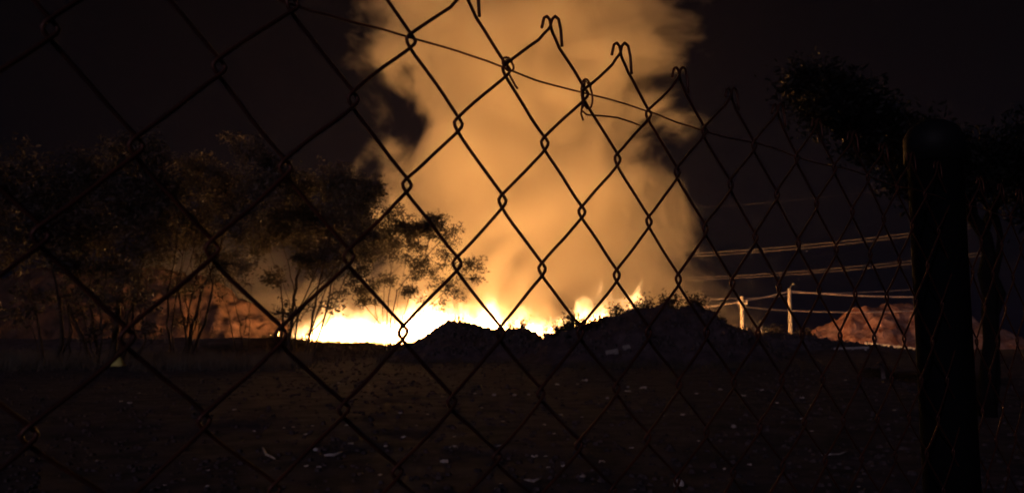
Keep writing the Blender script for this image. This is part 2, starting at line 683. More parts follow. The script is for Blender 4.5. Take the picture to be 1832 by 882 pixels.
# high lines that pass above, from behind the smoke towards the right
for (y0, y1, lab, r) in [(449, 405, 'upper wire of the higher pair crossing the dark sky', .034), (454, 411, 'lower wire of the higher pair crossing the dark sky', .034),
                         (490, 457, 'upper wire of the lower pair crossing the dark sky', .030), (494, 463, 'lower wire of the lower pair crossing the dark sky', .030),
                         (368, 322, 'faint single wire highest in the sky above the paired wires', .010)]:
    power_line([smooth_run(1150, y0 + 8, 118, 1760, y1 - 6, 84, .6)], lab, r * .8, 'cable_high')

# small pale post between the poles
p = at(1362, 580, 100)
b = MB()
b.tube([(p.x, 100, -.3), (p.x, 100, p.z - .3), (p.x, 100, p.z - .28), (p.x, 100, p.z - .1), (p.x, 100, p.z)], [.09, .085, .13, .13, .05], 8)
tag(b.build('marker_post', M['steel'], origin=(p.x, 100, 0)), 'short pale post standing between the two utility poles', 'post')

# pale wall and strip at the foot of the red hill
a0, a1 = at(1548, 611, 97), at(1712, 631, 92)
b = MB()
ux = (a1 - a0).normalized()
uy = Vector((0, 0, 1)).cross(ux).normalized()
uz = ux.cross(uy)
R_ = Matrix((ux, uy, uz)).transposed()
b.box((a0 + a1) / 2 - uz * .30, ((a1 - a0).length, .22, .52), R_)
for k in range(9):
    q = a0.lerp(a1, (k + .1) / 8.2)
    b.box(q - uz * .32, (.30, .30, .66), R_)
for k in range(5):
    q = a0.lerp(a1, (k + .3) / 4.6)
    b.box((q.x, q.y, q.z - .9), (.3, .2, 1.2))
tag(b.build('low_wall', M['wallw'], origin=((a0 + a1) / 2)), 'low pale wall at the foot of the reddish hill', 'wall')

# dark berm continuing down right
mound('dirt_mound', [(1290, 600), (1340, 596), (1400, 596), (1440, 599), (1480, 608), (1540, 615), (1600, 622), (1660, 628), (1720, 634)],
      66, 4, M['soil'], 'long low dark ridge of dirt sloping down below the reddish hill', rough=.12, seed=51.0)
b = MB()
p0, p1 = at(1490, 621, 63), at(1556, 624, 62.5)
pm = p0.lerp(p1, .5)
gz = pm.z - .16
b.box((pm.x, pm.y, gz + .16), ((p1 - p0).length, .12, .15), Matrix.Rotation(-.03, 3, 'Y'))
b.box((p0.x + .2, p0.y, gz - .05), (.14, .14, .4))
b.box((p1.x - .3, p1.y, gz - .05), (.14, .14, .4))
b.box((pm.x + .1, pm.y, gz - .05), (.14, .14, .4))
tag(b.build('barrier_rail', M['litter2'], origin=(pm.x, pm.y, gz)), 'long pale rail on short feet lying below the dark ridge', 'rail')

# white stub right
p = on_ground(1580, 676)
hgt = (676 - 650) / F_PX * p.y
b = MB()
b.tube([(p.x + .02, p.y, -.1), (p.x, p.y, hgt * .6), (p.x - .03, p.y, hgt * .85), (p.x - .10, p.y, hgt)], [.085, .08, .08, .05], 8)
tag(b.build('marker_stub', M['litter2'], origin=(p.x, p.y, 0)), 'short pale bent stub standing alone on the dark dirt at right', 'stub post')

# ------------------------------------------------------------------ distant lamps
lamp_m = emat('cold_lamp', (.75, .95, 1.0), 3.0)
for i, (px, py, k) in enumerate([(375, 551, .5), (385, 549, 1), (400, 546, 1.2), (425, 562, 1.1), (424, 552, .6), (450, 553, .6), (459, 551, .5)]):
    Y = 320
    p = at(px, py, Y)
    root = empty('street_lamp', (p.x, Y, 0))
    tag(root, ['dimmest cold white street lamp, leftmost of the far lamps between trunks', 'bright cold white far street lamp, second from left', 'brightest cold white far street lamp, third from left', 'lower of the two far street lamps above each other', 'upper of the two far street lamps above each other', 'faint far street lamp, second from right', 'faint far street lamp, rightmost of all'][i], 'street lamp', 'far street lamps')
    b = MB()
    b.tube([(0, 0, 0), (0, 0, p.z * .9), (0, -.3, p.z + .1)], [.12, .08, .05], 6)
    b.build('pole', M['steel'], root)
    b = MB()
    r = .22 * k
    b.tube([(0, -.3, p.z - r), (0, -.3, p.z - r * .5), (0, -.3, p.z + r * .5), (0, -.3, p.z + r)], [r * .3, r, r, r * .3], 8)
    b.build('lamp', lamp_m, root)


# ------------------------------------------------------------------ trees
def leaf(b, c_, s, r_):
    d1 = Vector((r_.gauss(0, 1), r_.gauss(0, 1), r_.gauss(0, .8))).normalized()
    d2 = d1.orthogonal().normalized()
    d2 = (Matrix.Rotation(r_.uniform(0, 6.28), 3, d1) @ d2)
    a = d1 * s
    w_ = d2 * s * .33
    b.add([c_ - a, c_ + w_, c_ + a, c_ - w_], [(0, 1, 2, 3)])


def tree(name, label, base_px, Y, stems, clumps, leafm, group='multi-stemmed trees left of the fire', seed=1, leaf_s=.11, dens=1.0, cat='tree', rbase=.11, bark='bark'):
    r_ = random.Random(seed)
    bp = at(base_px[0], base_px[1], Y)
    gz = ground_h(bp.x, Y)
    root = empty(name, (bp.x, Y, gz))
    tag(root, label, cat, group)
    sc = Y / F_PX
    tb = MB()
    ends = []
    more = []
    for st in stems:
        if isinstance(st[0], float) and st[0] > .045:
            q_ = [st[0] * .5]
            ox = r_.choice((-1, 1)) * r_.uniform(6, 16)
            for i_, t_ in enumerate(st[1:]):
                q_.append((t_[0] + ox * (.25 + i_ * .8) + r_.gauss(0, 2), t_[1] + r_.gauss(0, 4) * (i_ > 0)))
            more.append(q_)
    for st in list(stems) + more:
        w0 = st[0] if not isinstance(st[0], tuple) else rbase
        ptsp = [q for q in st if isinstance(q, tuple)]
        yo = r_.uniform(-.9, .9)
        pts = []
        n = len(ptsp)
        for i, (px, py) in enumerate(ptsp):
            q = at(px, py, Y + yo * i * .7)
            pts.append(q)
        # first point in the soil when near the base
        if ptsp[0][1] > base_px[1] - 12:
            pts[0].z = gz - .2
            pts[0].y = Y
        fine = []
        for i in range(n - 1):
            for k in range(4):
                u = k / 4
                q = pts[i].lerp(pts[i + 1], u)
                q += Vector((r_.gauss(0, 1), r_.gauss(0, 1), r_.gauss(0, .5))) * .035
                fine.append(q)
        fine.append(pts[-1])
        m_ = len(fine)
        rad = [w0 * (1 - .75 * i / (m_ - 1)) for i in range(m_)]
        tb.tube([q - Vector(root.location) for q in fine], rad, 6)
        ends.append((fine, rad))
    allp = [(q, f_[1][i]) for f_ in ends for i, q in enumerate(f_[0]) if i > 2]
    lb = MB()
    for (px, py, rx, ry, n) in clumps:
        c_ = at(px, py, Y + r_.uniform(-1.2, 1.2))
        RX, RZ = rx * sc, ry * sc
        RY = (RX + RZ) * .55
        # limb from nearest stem point
        q0, rr0 = min(allp, key=lambda t_: (t_[0] - c_).length + (0 if t_[0].z < c_.z else 2))
        ntw = max(5, int(n / 42))
        midp = q0.lerp(c_, .6) + Vector((r_.gauss(0, .15), r_.gauss(0, .15), .1))
        tb.tube([q0 - root.location, q0.lerp(midp, .5) + Vector((0, 0, .12)) - root.location, midp - root.location], [min(rr0, .05), .035, .025], 5)
        n = int(n * dens)
        per = max(4, n // ntw)
        for k in range(ntw):
            while True:
                v = Vector((r_.uniform(-1, 1), r_.uniform(-1, 1), r_.uniform(-1, 1)))
                if v.length < 1:
                    break
            tip = c_ + Vector((v.x * RX, v.y * RY, v.z * RZ))
            a = midp
            m1 = a.lerp(tip, .5) + Vector((r_.gauss(0, .2), r_.gauss(0, .2), r_.gauss(0, .15)))
            tb.tube([a - root.location, m1 - root.location, tip - root.location], [.022, .015, .008], 4, False)
            for q in range(per):
                u = r_.random() ** .6
                pp = (m1.lerp(tip, u)) + Vector((r_.gauss(0, 1), r_.gauss(0, 1), r_.gauss(0, .8))) * (.16 + .10 * min(RX, RZ))
                leaf(lb, pp - root.location, leaf_s * r_.uniform(.6, 1.5), r_)
    tb.build('trunk', M[bark], root, True)
    lb.build('crown', leafm, root)
    return root


tree('tree', 'small airy tree with thin bare stems standing against the brightest flames', (700, 614), 62,
     [(.07, (697, 614), (700, 570), (712, 520), (735, 488), (760, 465)),
      (.055, (690, 616), (692, 570), (697, 520), (699, 480), (694, 440)),
      (.045, (706, 612), (722, 565), (736, 525), (740, 500), (742, 460)),
      (.05, (702, 610), (735, 580), (775, 540), (812, 508), (840, 485)),
      (.04, (686, 612), (672, 560), (668, 510), (660, 470)),
      (.04, (680, 580), (655, 550), (640, 515), (632, 480)),
      (.035, (640, 548), (668, 543), (703, 538)),
      (.035, (644, 596), (668, 578), (684, 560))],
     [(745, 418, 50, 32, 520), (778, 408, 36, 30, 260), (705, 402, 38, 26, 380), (658, 445, 45, 48, 700), (690, 440, 40, 40, 460),
      (848, 468, 28, 24, 75), (812, 445, 30, 28, 90), (787, 545, 24, 16, 34), (832, 480, 24, 26, 40), (745, 525, 36, 18, 110), (690, 505, 40, 26, 150), (655, 535, 34, 20, 100), (790, 505, 30, 20, 80), (715, 375, 34, 14, 90), (820, 520, 22, 18, 40), (770, 480, 30, 30, 130), (628, 520, 38, 26, 160),
      (735, 475, 36, 28, 170), (784, 392, 22, 16, 90), (855, 500, 14, 12, 30), (815, 410, 16, 14, 40)],
     M['leaf_b'], seed=3, leaf_s=.11, dens=4.6)
tree('tree', 'dense tree with several dark stems at the left end of the flames', (525, 620), 54,
     [(.13, (518, 620), (522, 560), (532, 500), (545, 440), (560, 380)),
      (.09, (506, 620), (505, 560), (503, 500)),
      (.10, (545, 620), (560, 560), (572, 500), (590, 430), (610, 370)),
      (.08, (552, 618), (582, 565), (594, 510), (612, 460), (640, 400)),
      (.06, (550, 600), (572, 580), (592, 545), (600, 490)),
      (.06, (520, 590), (545, 540), (590, 490), (630, 450), (670, 400)),
      (.05, (530, 600), (528, 540), (518, 480), (500, 420))],
     [(560, 400, 66, 62, 1500), (622, 392, 58, 62, 1500), (505, 395, 52, 56, 1000), (645, 350, 44, 44, 900), (590, 330, 60, 40, 1100),
      (520, 330, 50, 38, 700), (655, 430, 40, 42, 700), (600, 455, 52, 34, 600), (540, 460, 50, 30, 420), (470, 430, 40, 40, 400), (665, 330, 22, 26, 240),
      (590, 540, 30, 22, 90), (530, 550, 26, 22, 70), (630, 490, 40, 26, 200), (480, 500, 34, 30, 150), (560, 480, 44, 26, 160), (500, 560, 20, 20, 50)],
     M['leaf_b'], seed=5, leaf_s=.13, dens=2.4)
tree('tree', 'tall leaning tree whose thin stems fan out over the dry grass', (325, 640), 50,
     [(.11, (328, 640), (345, 580), (362, 520), (390, 450), (420, 370), (440, 300)),
      (.07, (312, 640), (300, 580), (303, 520), (312, 460), (320, 400)),
      (.07, (345, 635), (328, 570), (318, 510), (330, 440)),
      (.08, (335, 640), (365, 580), (380, 520), (372, 470), (385, 410)),
      (.05, (350, 636), (355, 590), (358, 560), (354, 520))],
     [(400, 345, 76, 56, 1300), (450, 275, 42, 30, 520), (345, 395, 70, 52, 1000), (425, 410, 60, 44, 800), (470, 340, 50, 44, 700),
      (360, 300, 60, 36, 700), (380, 460, 60, 28, 330), (500, 300, 34, 24, 260), (300, 440, 50, 34, 400), (420, 250, 26, 16, 150),
      (310, 520, 30, 30, 110), (360, 510, 34, 30, 140), (400, 480, 44, 34, 260), (330, 570, 24, 24, 60), (280, 480, 30, 34, 130), (450, 470, 30, 26, 150)],
     M['leaf_a'], seed=8, leaf_s=.12, dens=2.2)
tree('tree', 'thick-stemmed dark tree standing behind the yellow sack', (190, 652), 46,
     [(.20, (196, 655), (208, 590), (214, 530), (222, 450), (235, 370)),
      (.13, (165, 655), (145, 600), (126, 555), (108, 510)),
      (.09, (180, 655), (168, 590), (160, 530), (168, 460)),
      (.09, (215, 650), (240, 590), (236, 530), (255, 460), (280, 390)),
      (.07, (225, 650), (262, 610), (246, 540), (250, 480)),
      (.06, (176, 650), (182, 600), (178, 540), (195, 470))],
     [(225, 375, 95, 70, 2100), (150, 420, 76, 56, 1300), (290, 340, 70, 56, 1200), (180, 310, 80, 56, 1400), (260, 440, 60, 40, 500),
      (190, 480, 46, 40, 330), (130, 340, 70, 60, 1200), (240, 270, 70, 40, 800),
      (200, 540, 40, 34, 180), (160, 520, 36, 34, 160), (250, 540, 34, 34, 160), (225, 500, 46, 34, 260), (180, 590, 30, 26, 90), (260, 590, 26, 26, 70), (140, 560, 20, 26, 50)],
     M['leaf_b'], seed=11, leaf_s=.13, dens=2.2)
tree('tree', 'leftmost dark tree whose crown runs out of the picture', (95, 655), 44,
     [(.14, (100, 655), (112, 600), (105, 540), (92, 470)), (.10, (80, 655), (70, 580), (50, 500)), (.08, (110, 655), (122, 640), (128, 590), (118, 540))],
     [(80, 400, 90, 76, 1500), (40, 330, 90, 80, 1500), (0, 430, 80, 70, 800), (120, 470, 34, 30, 200), (-40, 340, 90, 90, 1000), (115, 530, 16, 34, 60), (60, 540, 40, 50, 260)],
     M['leaf_b'], seed=13, leaf_s=.14, dens=2)
tree('tree', 'bare young sapling between the leaning tree and the dense tree', (436, 620), 52,
     [(.05, (438, 622), (432, 590), (422, 550), (412, 500)), (.04, (428, 620), (412, 580), (402, 540)), (.03, (436, 600), (445, 560), (440, 520))],
     [(410, 500, 24, 26, 110), (440, 510, 22, 22, 90), (395, 530, 18, 16, 60)],
     M['leaf_a'], seed=17, leaf_s=.08, rbase=.05)
# dark tree leaning in above the fence on the right
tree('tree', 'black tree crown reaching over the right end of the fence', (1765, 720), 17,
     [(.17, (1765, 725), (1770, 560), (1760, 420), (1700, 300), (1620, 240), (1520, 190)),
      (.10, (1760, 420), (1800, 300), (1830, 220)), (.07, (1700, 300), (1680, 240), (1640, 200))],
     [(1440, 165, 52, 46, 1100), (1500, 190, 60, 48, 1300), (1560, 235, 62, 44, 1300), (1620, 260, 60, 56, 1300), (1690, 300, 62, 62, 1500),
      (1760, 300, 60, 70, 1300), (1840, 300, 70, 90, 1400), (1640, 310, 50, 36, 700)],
     M['leaf_c'], seed=23, leaf_s=.07, dens=2.2, group=None, bark='bark_unlit')


# ------------------------------------------------------------------ scrub on the mounds
def bush(px, py, Y, wpx, hpx, n, label, zf, seed, upright=False, group='scrub growing on the mounds', m='scrub'):
    r_ = random.Random(seed)
    sc = Y / F_PX
    c_ = at(px, py, Y)
    base = Vector((c_.x, Y, zf))
    root = empty('bush', tuple(base))
    tag(root, label, 'bush', group)
    H_ = max(.75, c_.z - zf + .2)
    W_ = wpx * sc
    sb, lb = MB(), MB()
    for k in range(16):
        tx, ty = r_.uniform(-1, 1) * W_ * .5, r_.uniform(-1, 1) * W_ * .4
        tz = H_ * r_.uniform(.5, 1.12)
        tip = Vector((tx, ty, tz))
        mid = Vector((tx * .4, ty * .4, tz * .5))
        sb.tube([(tx * .1, ty * .1, -.4), mid, tip], [.03, .02, .008], 4)
        for q in range(n // 8):
            u = r_.random()
            lp = mid.lerp(tip, u) + Vector((r_.gauss(0, 1), r_.gauss(0, 1), r_.gauss(0, 1))) * (.10 + .08 * W_)
            if lp.z > 0:
                leaf(lb, lp, r_.uniform(.06, .16), r_)
    sb.build('stem', M['bark'], root)
    lb.build('foliage', M[m], root)


for i, (px, py, w_, n, lab) in enumerate([
        (1003, 585, 30, 300, 'low bush at the left foot of the tall heap beside the flames'),
        (1022, 568, 34, 460, 'tallest upright bush on the left shoulder of the tall heap'),
        (1046, 574, 26, 300, 'leafy bush beside the upright bush on the tall heap'),
        (1072, 570, 22, 120, 'thin weedy bush in the dip of the heap where flames show')]):
    X = at(px, py, 54).x
    bush(px, py, 54, w_, 30, n, lab, max(.2, right_z(X) - .9), 40 + i)
for i, (px, py, w_, n, lab) in enumerate([
        (1100, 552, 36, 220, 'flat shrub at the left end of the heap crest'),
        (1145, 542, 46, 300, 'low shrub covering the middle of the heap crest'),
        (1195, 536, 40, 320, 'rounded shrub left of the highest point of the crest'),
        (1245, 538, 44, 360, 'bushy clump at the right end of the heap crest'),
        (1283, 570, 24, 120, 'scrubby bush on the right slope of the tall heap')]):
    X = at(px, py, 56).x
    bush(px, py, 56, w_, 20, n, lab, right_z(X) - .5, 60 + i)
for i, (px, py, w_, n, lab) in enumerate([
        (822, 577, 16, 50, 'tiny twiggy bush on top of the smooth mound'),
        (912, 580, 30, 110, 'small weedy bush right of the smooth mound top'),
        (937, 574, 16, 70, 'upright sprig where the smooth mound falls to the right'),
        (975, 592, 16, 70, 'small burnt bush in the gap between the two mounds')]):
    X = at(px, py, 60).x
    bush(px, py, 60, w_, 12, n, lab, central_z(X) - .25, 80 + i)
for i, (px, py, w_, n, lab) in enumerate([
        (1330, 592, 40, 160, 'dark scrub on the low ridge under the short utility pole'),
        (1385, 592, 50, 200, 'dark scrub on the low ridge under the tall utility pole'),
        (1440, 593, 40, 160, 'dark scrub on the low ridge before the red hill')]):
    bush(px, py, 66, w_, 12, n, lab, 1.1, 95 + i)

# pale slabs on the heap face
for px, py, w_, lab in [(1095, 630, 22, 'longer pale slab lying on the front slope of the tall heap'), (1121, 622, 13, 'shorter pale slab just above the longer one on the heap')]:
    hv = MOUND_V['dirt_mound9.0']
    Y = 45.0
    while Y < 58:
        p = at(px, py, Y)
        q = min(hv, key=lambda t_: (t_[0] - p.x) ** 2 + (t_[1] - p.y) ** 2)
        if p.z <= q[2] + .06:
            break
        Y += .15
    # rest it on the heap face
    b = MB()
    b.box((p.x, p.y, p.z), (w_ / F_PX * Y, .35, .16), Matrix.Rotation(-.22, 3, 'Y') @ Matrix.Rotation(.5, 3, 'X'))
    me = b.build('concrete_slab', M['stone'], origin=tuple(p))
    tag(me, lab, 'slab')

# ------------------------------------------------------------------ dry grass
gb = MB()
for k in range(15000):
    z = rnd.random()
    if z < .62:
        px = rnd.uniform(-60, 560)
        Y = rnd.uniform(38, 60)
    elif z < .8:
        px = rnd.uniform(540, 980)
        Y = rnd.uniform(50, 66)
    else:
        px = rnd.uniform(960, 1460)
        Y = rnd.uniform(40, 52)
    x = (px - 916) / F_PX * Y
    if fbm(x * .3, Y * .3, 5) < -.12 or (185 < px < 238 and Y < 44.5):
        continue
    g = ground_h(x, Y)
    h = rnd.uniform(.25, .75) * (1.25 if px < 560 else .6)
    dx_, dy_ = rnd.gauss(0, .16), rnd.gauss(0, .16)
    s = rnd.uniform(.008, .018)
    gb.add([(x - s, Y, g - .03), (x + s, Y, g - .03), (x + dx_ * .5 + s * .7, Y + dy_ * .5, g + h * .6), (x + dx_ * .5 - s * .7, Y + dy_ * .5, g + h * .6), (x + dx_ * 1.3, Y + dy_, g + h)],
           [(0, 1, 2, 3), (3, 2, 4)])
# bristly weeds along the berm crest
for k in range(2400):
    px = rnd.uniform(470, 775)
    Y = 66 + rnd.uniform(-1.5, 1.5)
    x = (px - 916) / F_PX * Y
    g = ground_h(x, Y)
    h = rnd.uniform(.05, .45) * (1.6 if rnd.random() < .06 else 1)
    gb.add([(x - .02, Y, g - .03), (x + .02, Y, g - .03), (x + rnd.gauss(0, .08), Y, g + h)], [(0, 1, 2)])
for key, vv_ in MOUND_V.items():
    cnt = 3500 if key.endswith(('0.0', '9.0')) else (700 if key.endswith('51.0') else 0)
    if key.startswith('dirt_bank') or key.endswith('21.0'):
        cnt = 0
    for k in range(cnt):
        x, y, z = rnd.choice(vv_)
        if z < .5 or y > 66.5:
            continue
        x += rnd.uniform(-.12, .12)
        h = rnd.uniform(.06, .38) * rnd.random() ** .5 * (1.9 if rnd.random() < .08 else 1)
        s = rnd.uniform(.012, .03)
        gb.add([(x - s, y, z - .08), (x + s, y, z - .08), (x + rnd.gauss(0, .1), y, z + h)], [(0, 1, 2)])
tag(gb.build('grass', M['dry'], ), 'dry grass and weeds under the trees and along the mounds', 'grass', kind='stuff')

# ------------------------------------------------------------------ rubble and litter on the field
cb = MB()
for k in range(5200):
    Y = 7.5 + 42 * rnd.random() ** 1.5
    x = rnd.uniform(-.68, .68) * Y
    s = rnd.uniform(.012, .05) * (1 + Y * .02)
    g = ground_h(x, Y)
    n = 6
    top = [(x + s * math.cos(a * 1.047) * rnd.uniform(.4, .8), Y + s * math.sin(a * 1.047) * rnd.uniform(.4, .8), g + s * rnd.uniform(.3, .8)) for a in range(n)]
    bot = [(x + s * math.cos(a * 1.047) * rnd.uniform(.9, 1.3), Y + s * math.sin(a * 1.047) * rnd.uniform(.9, 1.3), g - .02) for a in range(n)]
    cb.add(bot + top, [tuple(range(n, 2 * n))] + [(a, (a + 1) % n, n + (a + 1) % n, n + a) for a in range(n)])
for key, vv_ in MOUND_V.items():
    if not key.startswith('dirt_mound') or key.endswith('21.0'):
        continue
    for k in range(1500 if not key.endswith('51.0') else 500):
        x, y, z = rnd.choice(vv_)
        if z < .4 or y > 67:
            continue
        s = rnd.uniform(.05, .30) * rnd.random() ** .7 + .03
        x += rnd.uniform(-.2, .2)
        n = 6
        g = z - s * .3
        a0_ = rnd.random()
        top = [(x + s * math.cos(a0_ + a * 1.047) * rnd.uniform(.3, .8), y + s * math.sin(a0_ + a * 1.047) * rnd.uniform(.3, .8), g + s * rnd.uniform(.5, 1.1)) for a in range(n)]
        bot = [(x + s * math.cos(a0_ + a * 1.047) * rnd.uniform(.8, 1.3), y + s * math.sin(a0_ + a * 1.047) * rnd.uniform(.8, 1.3), g - s * .4) for a in range(n)]
        cb.add(bot + top, [tuple(range(n, 2 * n))] + [(a, (a + 1) % n, n + (a + 1) % n, n + a) for a in range(n)])
tag(cb.build('rubble', M['clod']), 'clods and small stones strewn over the dark field', 'rubble', kind='stuff')


def crumple(b, w_, h_, r_, t_=.004):
    """a creased scrap with thickness"""
    n = 5
    z = [[r_.uniform(0, h_) for _ in range(n)] for _ in range(n)]
    vs_, fs = [], []
    for lay in (0, 1):
        for j in range(n):
            for i in range(n):
                u, v = i / (n - 1) - .5, j / (n - 1) - .5
                k = 1 - .35 * (abs(u) * 2) ** 3 * (abs(v) * 2)
                vs_.append((u * w_ * k + r_.uniform(-.05, .05) * w_, v * w_ * .7 * k, z[j][i] + (t_ if lay else 0) + .004))
    m_ = n * n
    for j in range(n - 1):
        for i in range(n - 1):
            a = j * n + i
            fs.append((a, a + n, a + n + 1, a + 1))
            fs.append((a + m_, a + 1 + m_, a + n + 1 + m_, a + n + m_))
    for i in range(n - 1):
        for a, c_ in ((i, i + 1), ((n - 1) * n + i + 1, (n - 1) * n + i)):
            fs.append((a, c_, c_ + m_, a + m_))
        for a, c_ in (((i + 1) * n, i * n), (i * n + n - 1, (i + 1) * n + n - 1)):
            fs.append((a, c_, c_ + m_, a + m_))
    b.add(vs_, fs)


def stone_mesh(b, w_, r_):
    n, m_ = 8, 5
    vs_, fs = [], []
    for j in range(m_ + 1):
        ph = math.pi * j / m_
        for i in range(n):
            an = 2 * math.pi * i / n
            rr_ = w_ * .5 * r_.uniform(.8, 1.15)
            vs_.append((rr_ * math.sin(ph) * math.cos(an), rr_ * .8 * math.sin(ph) * math.sin(an), w_ * .22 + rr_ * .6 * math.cos(ph)))
    for j in range(m_):
        for i in range(n):
            i2 = (i + 1) % n
            fs.append((j * n + i, (j + 1) * n + i, (j + 1) * n + i2, j * n + i2))
    b.add(vs_, fs)


def place(px, py):
    p = on_ground(px, py)
    for _ in range(4):
        p = on_ground(px, py, ground_h(p.x, p.y))
    return p


scraps = [(627, 795, 12), (722, 783, 10), (716, 740, 8), (677, 728, 6), (606, 686, 6), (714, 685, 5), (792, 710, 6), (801, 715, 5), (813, 782, 6), (811, 802, 18),
          (794, 828, 16), (680, 851, 8), (571, 837, 11), (548, 835, 9), (621, 762, 9), (547, 778, 8), (559, 763, 6), (508, 766, 5), (525, 765, 7), (455, 772, 6),
          (997, 689, 9), (1033, 688, 6), (1046, 682, 12), (1123, 702, 12), (1070, 724, 8), (1150, 696, 14), (1003, 743, 7), (1041, 747, 6), (974, 761, 6), (991, 777, 6),
          (900, 755, 7), (895, 800, 12), (956, 818, 12), (976, 818, 8), (981, 838, 9), (1008, 835, 9), (888, 876, 8), (1077, 828, 12), (1246, 705, 6), (1221, 743, 9),
          (1363, 699, 8), (1435, 713, 9), (1289, 698, 9), (1330, 709, 10), (1435, 750, 7), (1452, 773, 8), (1341, 833, 9), (1296, 840, 7), (1134, 878, 9), (1465, 664, 5),
          (1512, 681, 6), (1536, 872, 6), (217, 719, 7), (232, 722, 9), (249, 704, 5), (419, 734, 8), (317, 701, 5), (372, 843, 8), (371, 871, 7), (295, 869, 6), (174, 826, 8),
          (660, 690, 5), (850, 705, 5), (1185, 745, 8), (1130, 803, 9), (862, 730, 5), (1095, 760, 5), (765, 742, 5), (690, 800, 9), (745, 762, 6), (1250, 790, 6), (1390, 722, 7), (1600, 735, 7)]
bands = [('farthest', 0, 697), ('second farthest', 697, 722), ('third farthest', 722, 757), ('middle', 757, 785), ('third nearest', 785, 810), ('second nearest', 810, 845), ('nearest', 845, 999)]
ORD = ['leftmost', 'second', 'third', 'fourth', 'fifth', 'sixth', 'seventh', 'eighth', 'ninth', 'tenth', 'eleventh', 'twelfth', 'thirteenth', 'fourteenth', 'fifteenth', 'sixteenth', 'seventeenth', 'eighteenth', 'nineteenth', 'twentieth', 'twenty-first', 'twenty-second']


def scrap_label(px, py, wp):
    for nm, a_, b_ in bands:
        if a_ <= py < b_:
            row = sorted(q for q in scraps if a_ <= q[1] < b_)
            k_ = row.index((px, py, wp))
            look = 'wide flat' if wp >= 12 else ('tiny' if wp <= 6 else 'small crumpled')
            pos = 'leftmost' if k_ == 0 else ('rightmost' if k_ == len(row) - 1 else ORD[k_] + ' from left')
            return '%s pale scrap, %s in the %s band of litter' % (look, pos, nm)


for i, (px, py, wp) in enumerate(scraps):
    r_ = random.Random(200 + i)
    p = place(px, py)
    b = MB()
    w_ = wp / F_PX * p.y
    crumple(b, w_, w_ * .35, r_)
    o = b.build('litter_scrap', M['litter'] if i % 3 else M['litter2'])
    o.location = p
    o.rotation_euler = (0, 0, r_.uniform(-.4, .4))
    tag(o, scrap_label(px, py, wp), 'litter', 'litter scraps on the field')
for i, (px, py, wp, lab) in enumerate([(884, 708, 10, 'left one of the three pale stones in a row on the dirt'), (921, 708, 9, 'middle one of the three pale stones in a row on the dirt'),
                                       (946, 707, 7, 'right one of the three pale stones in a row on the dirt'), (1087, 713, 8, 'pale stone lying just beyond the row of three stones, right of it'),
                                       (1124, 693, 7, 'small pale stone on top of litter below the tall heap'), (1313, 765, 13, 'wide pale stone alone on the dirt at right'),
                                       (565, 806, 12, 'pinkish lump beside the curved white stick'), (896, 868, 10, 'pale rounded stone at the bottom edge of the picture'),
                                       (1043, 855, 14, 'elongated pale stone near the bottom edge')]):
    r_ = random.Random(300 + i)
    p = place(px, py)
    b = MB()
    stone_mesh(b, wp / F_PX * p.y * .9, r_)
    o = b.build('stone', M['stone'] if i != 6 else M['litter'], smooth=True)
    o.location = p
    tag(o, lab, 'stone')
for (pa, pb, r, lab, m_) in [((580, 817), (620, 812), .022, 'curved white stick lying on the dirt', 'litter'),
                             ((470, 802), (492, 824), .018, 'grey stick lying slanted on the dirt at left', 'litter2'),
                             ((938, 860), (970, 859), .016, 'flat grey stick near the bottom edge of the picture', 'litter2'),
                             ((1470, 815), (1520, 808), .012, 'thin dim twig on the dirt near the post', 'litter2')]:
    p0, p1 = place(*pa), place(*pb)
    mid = p0.lerp(p1, .5)
    mid.y -= .12
    b = MB()
    b.tube([p0 + Vector((0, 0, r)), p0.lerp(mid, .6) + Vector((0, 0, r * 1.2)), mid + Vector((0, 0, r)), mid.lerp(p1, .5) + Vector((0, 0, r * 1.5)), p1 + Vector((0, 0, r * 1.6))], [r * .6, r, r, r * .9, r * .5], 7)
    tag(b.build('stick', M[m_], origin=tuple(mid), smooth=True), lab, 'stick')
# broken white cup shell near the bottom edge
p = place(1216, 872)
b = MB()
n, m_ = 14, 6
vs_, fs = [], []
R0 = .055
for lay, rr_ in ((0, R0), (1, R0 * .9)):
    for j in range(m_ + 1):
        ph = math.pi * .5 * j / m_ + .02
        for i in range(n + 1):
            an = math.pi * 1.25 * i / n
            vs_.append((rr_ * math.sin(ph) * math.cos(an), rr_ * math.sin(ph) * math.sin(an), R0 - rr_ * math.cos(ph) * 1.0))
W_ = n + 1
K_ = W_ * (m_ + 1)
for lay in (0, 1):
    for j in range(m_):
        for i in range(n):
            a = lay * K_ + j * W_ + i
            fs.append((a, a + 1, a + W_ + 1, a + W_))
for i in range(n):
    a = m_ * W_ + i
    fs.append((a, a + 1, a + 1 + K_, a + K_))
b.add(vs_, fs)
o = b.build('broken_cup', M['litter'], smooth=True)
o.location = p + Vector((0, 0, .02))
o.rotation_euler = (1.1, .2, -.5)
tag(o, 'broken white cup lying on the dirt at the bottom edge', 'cup')

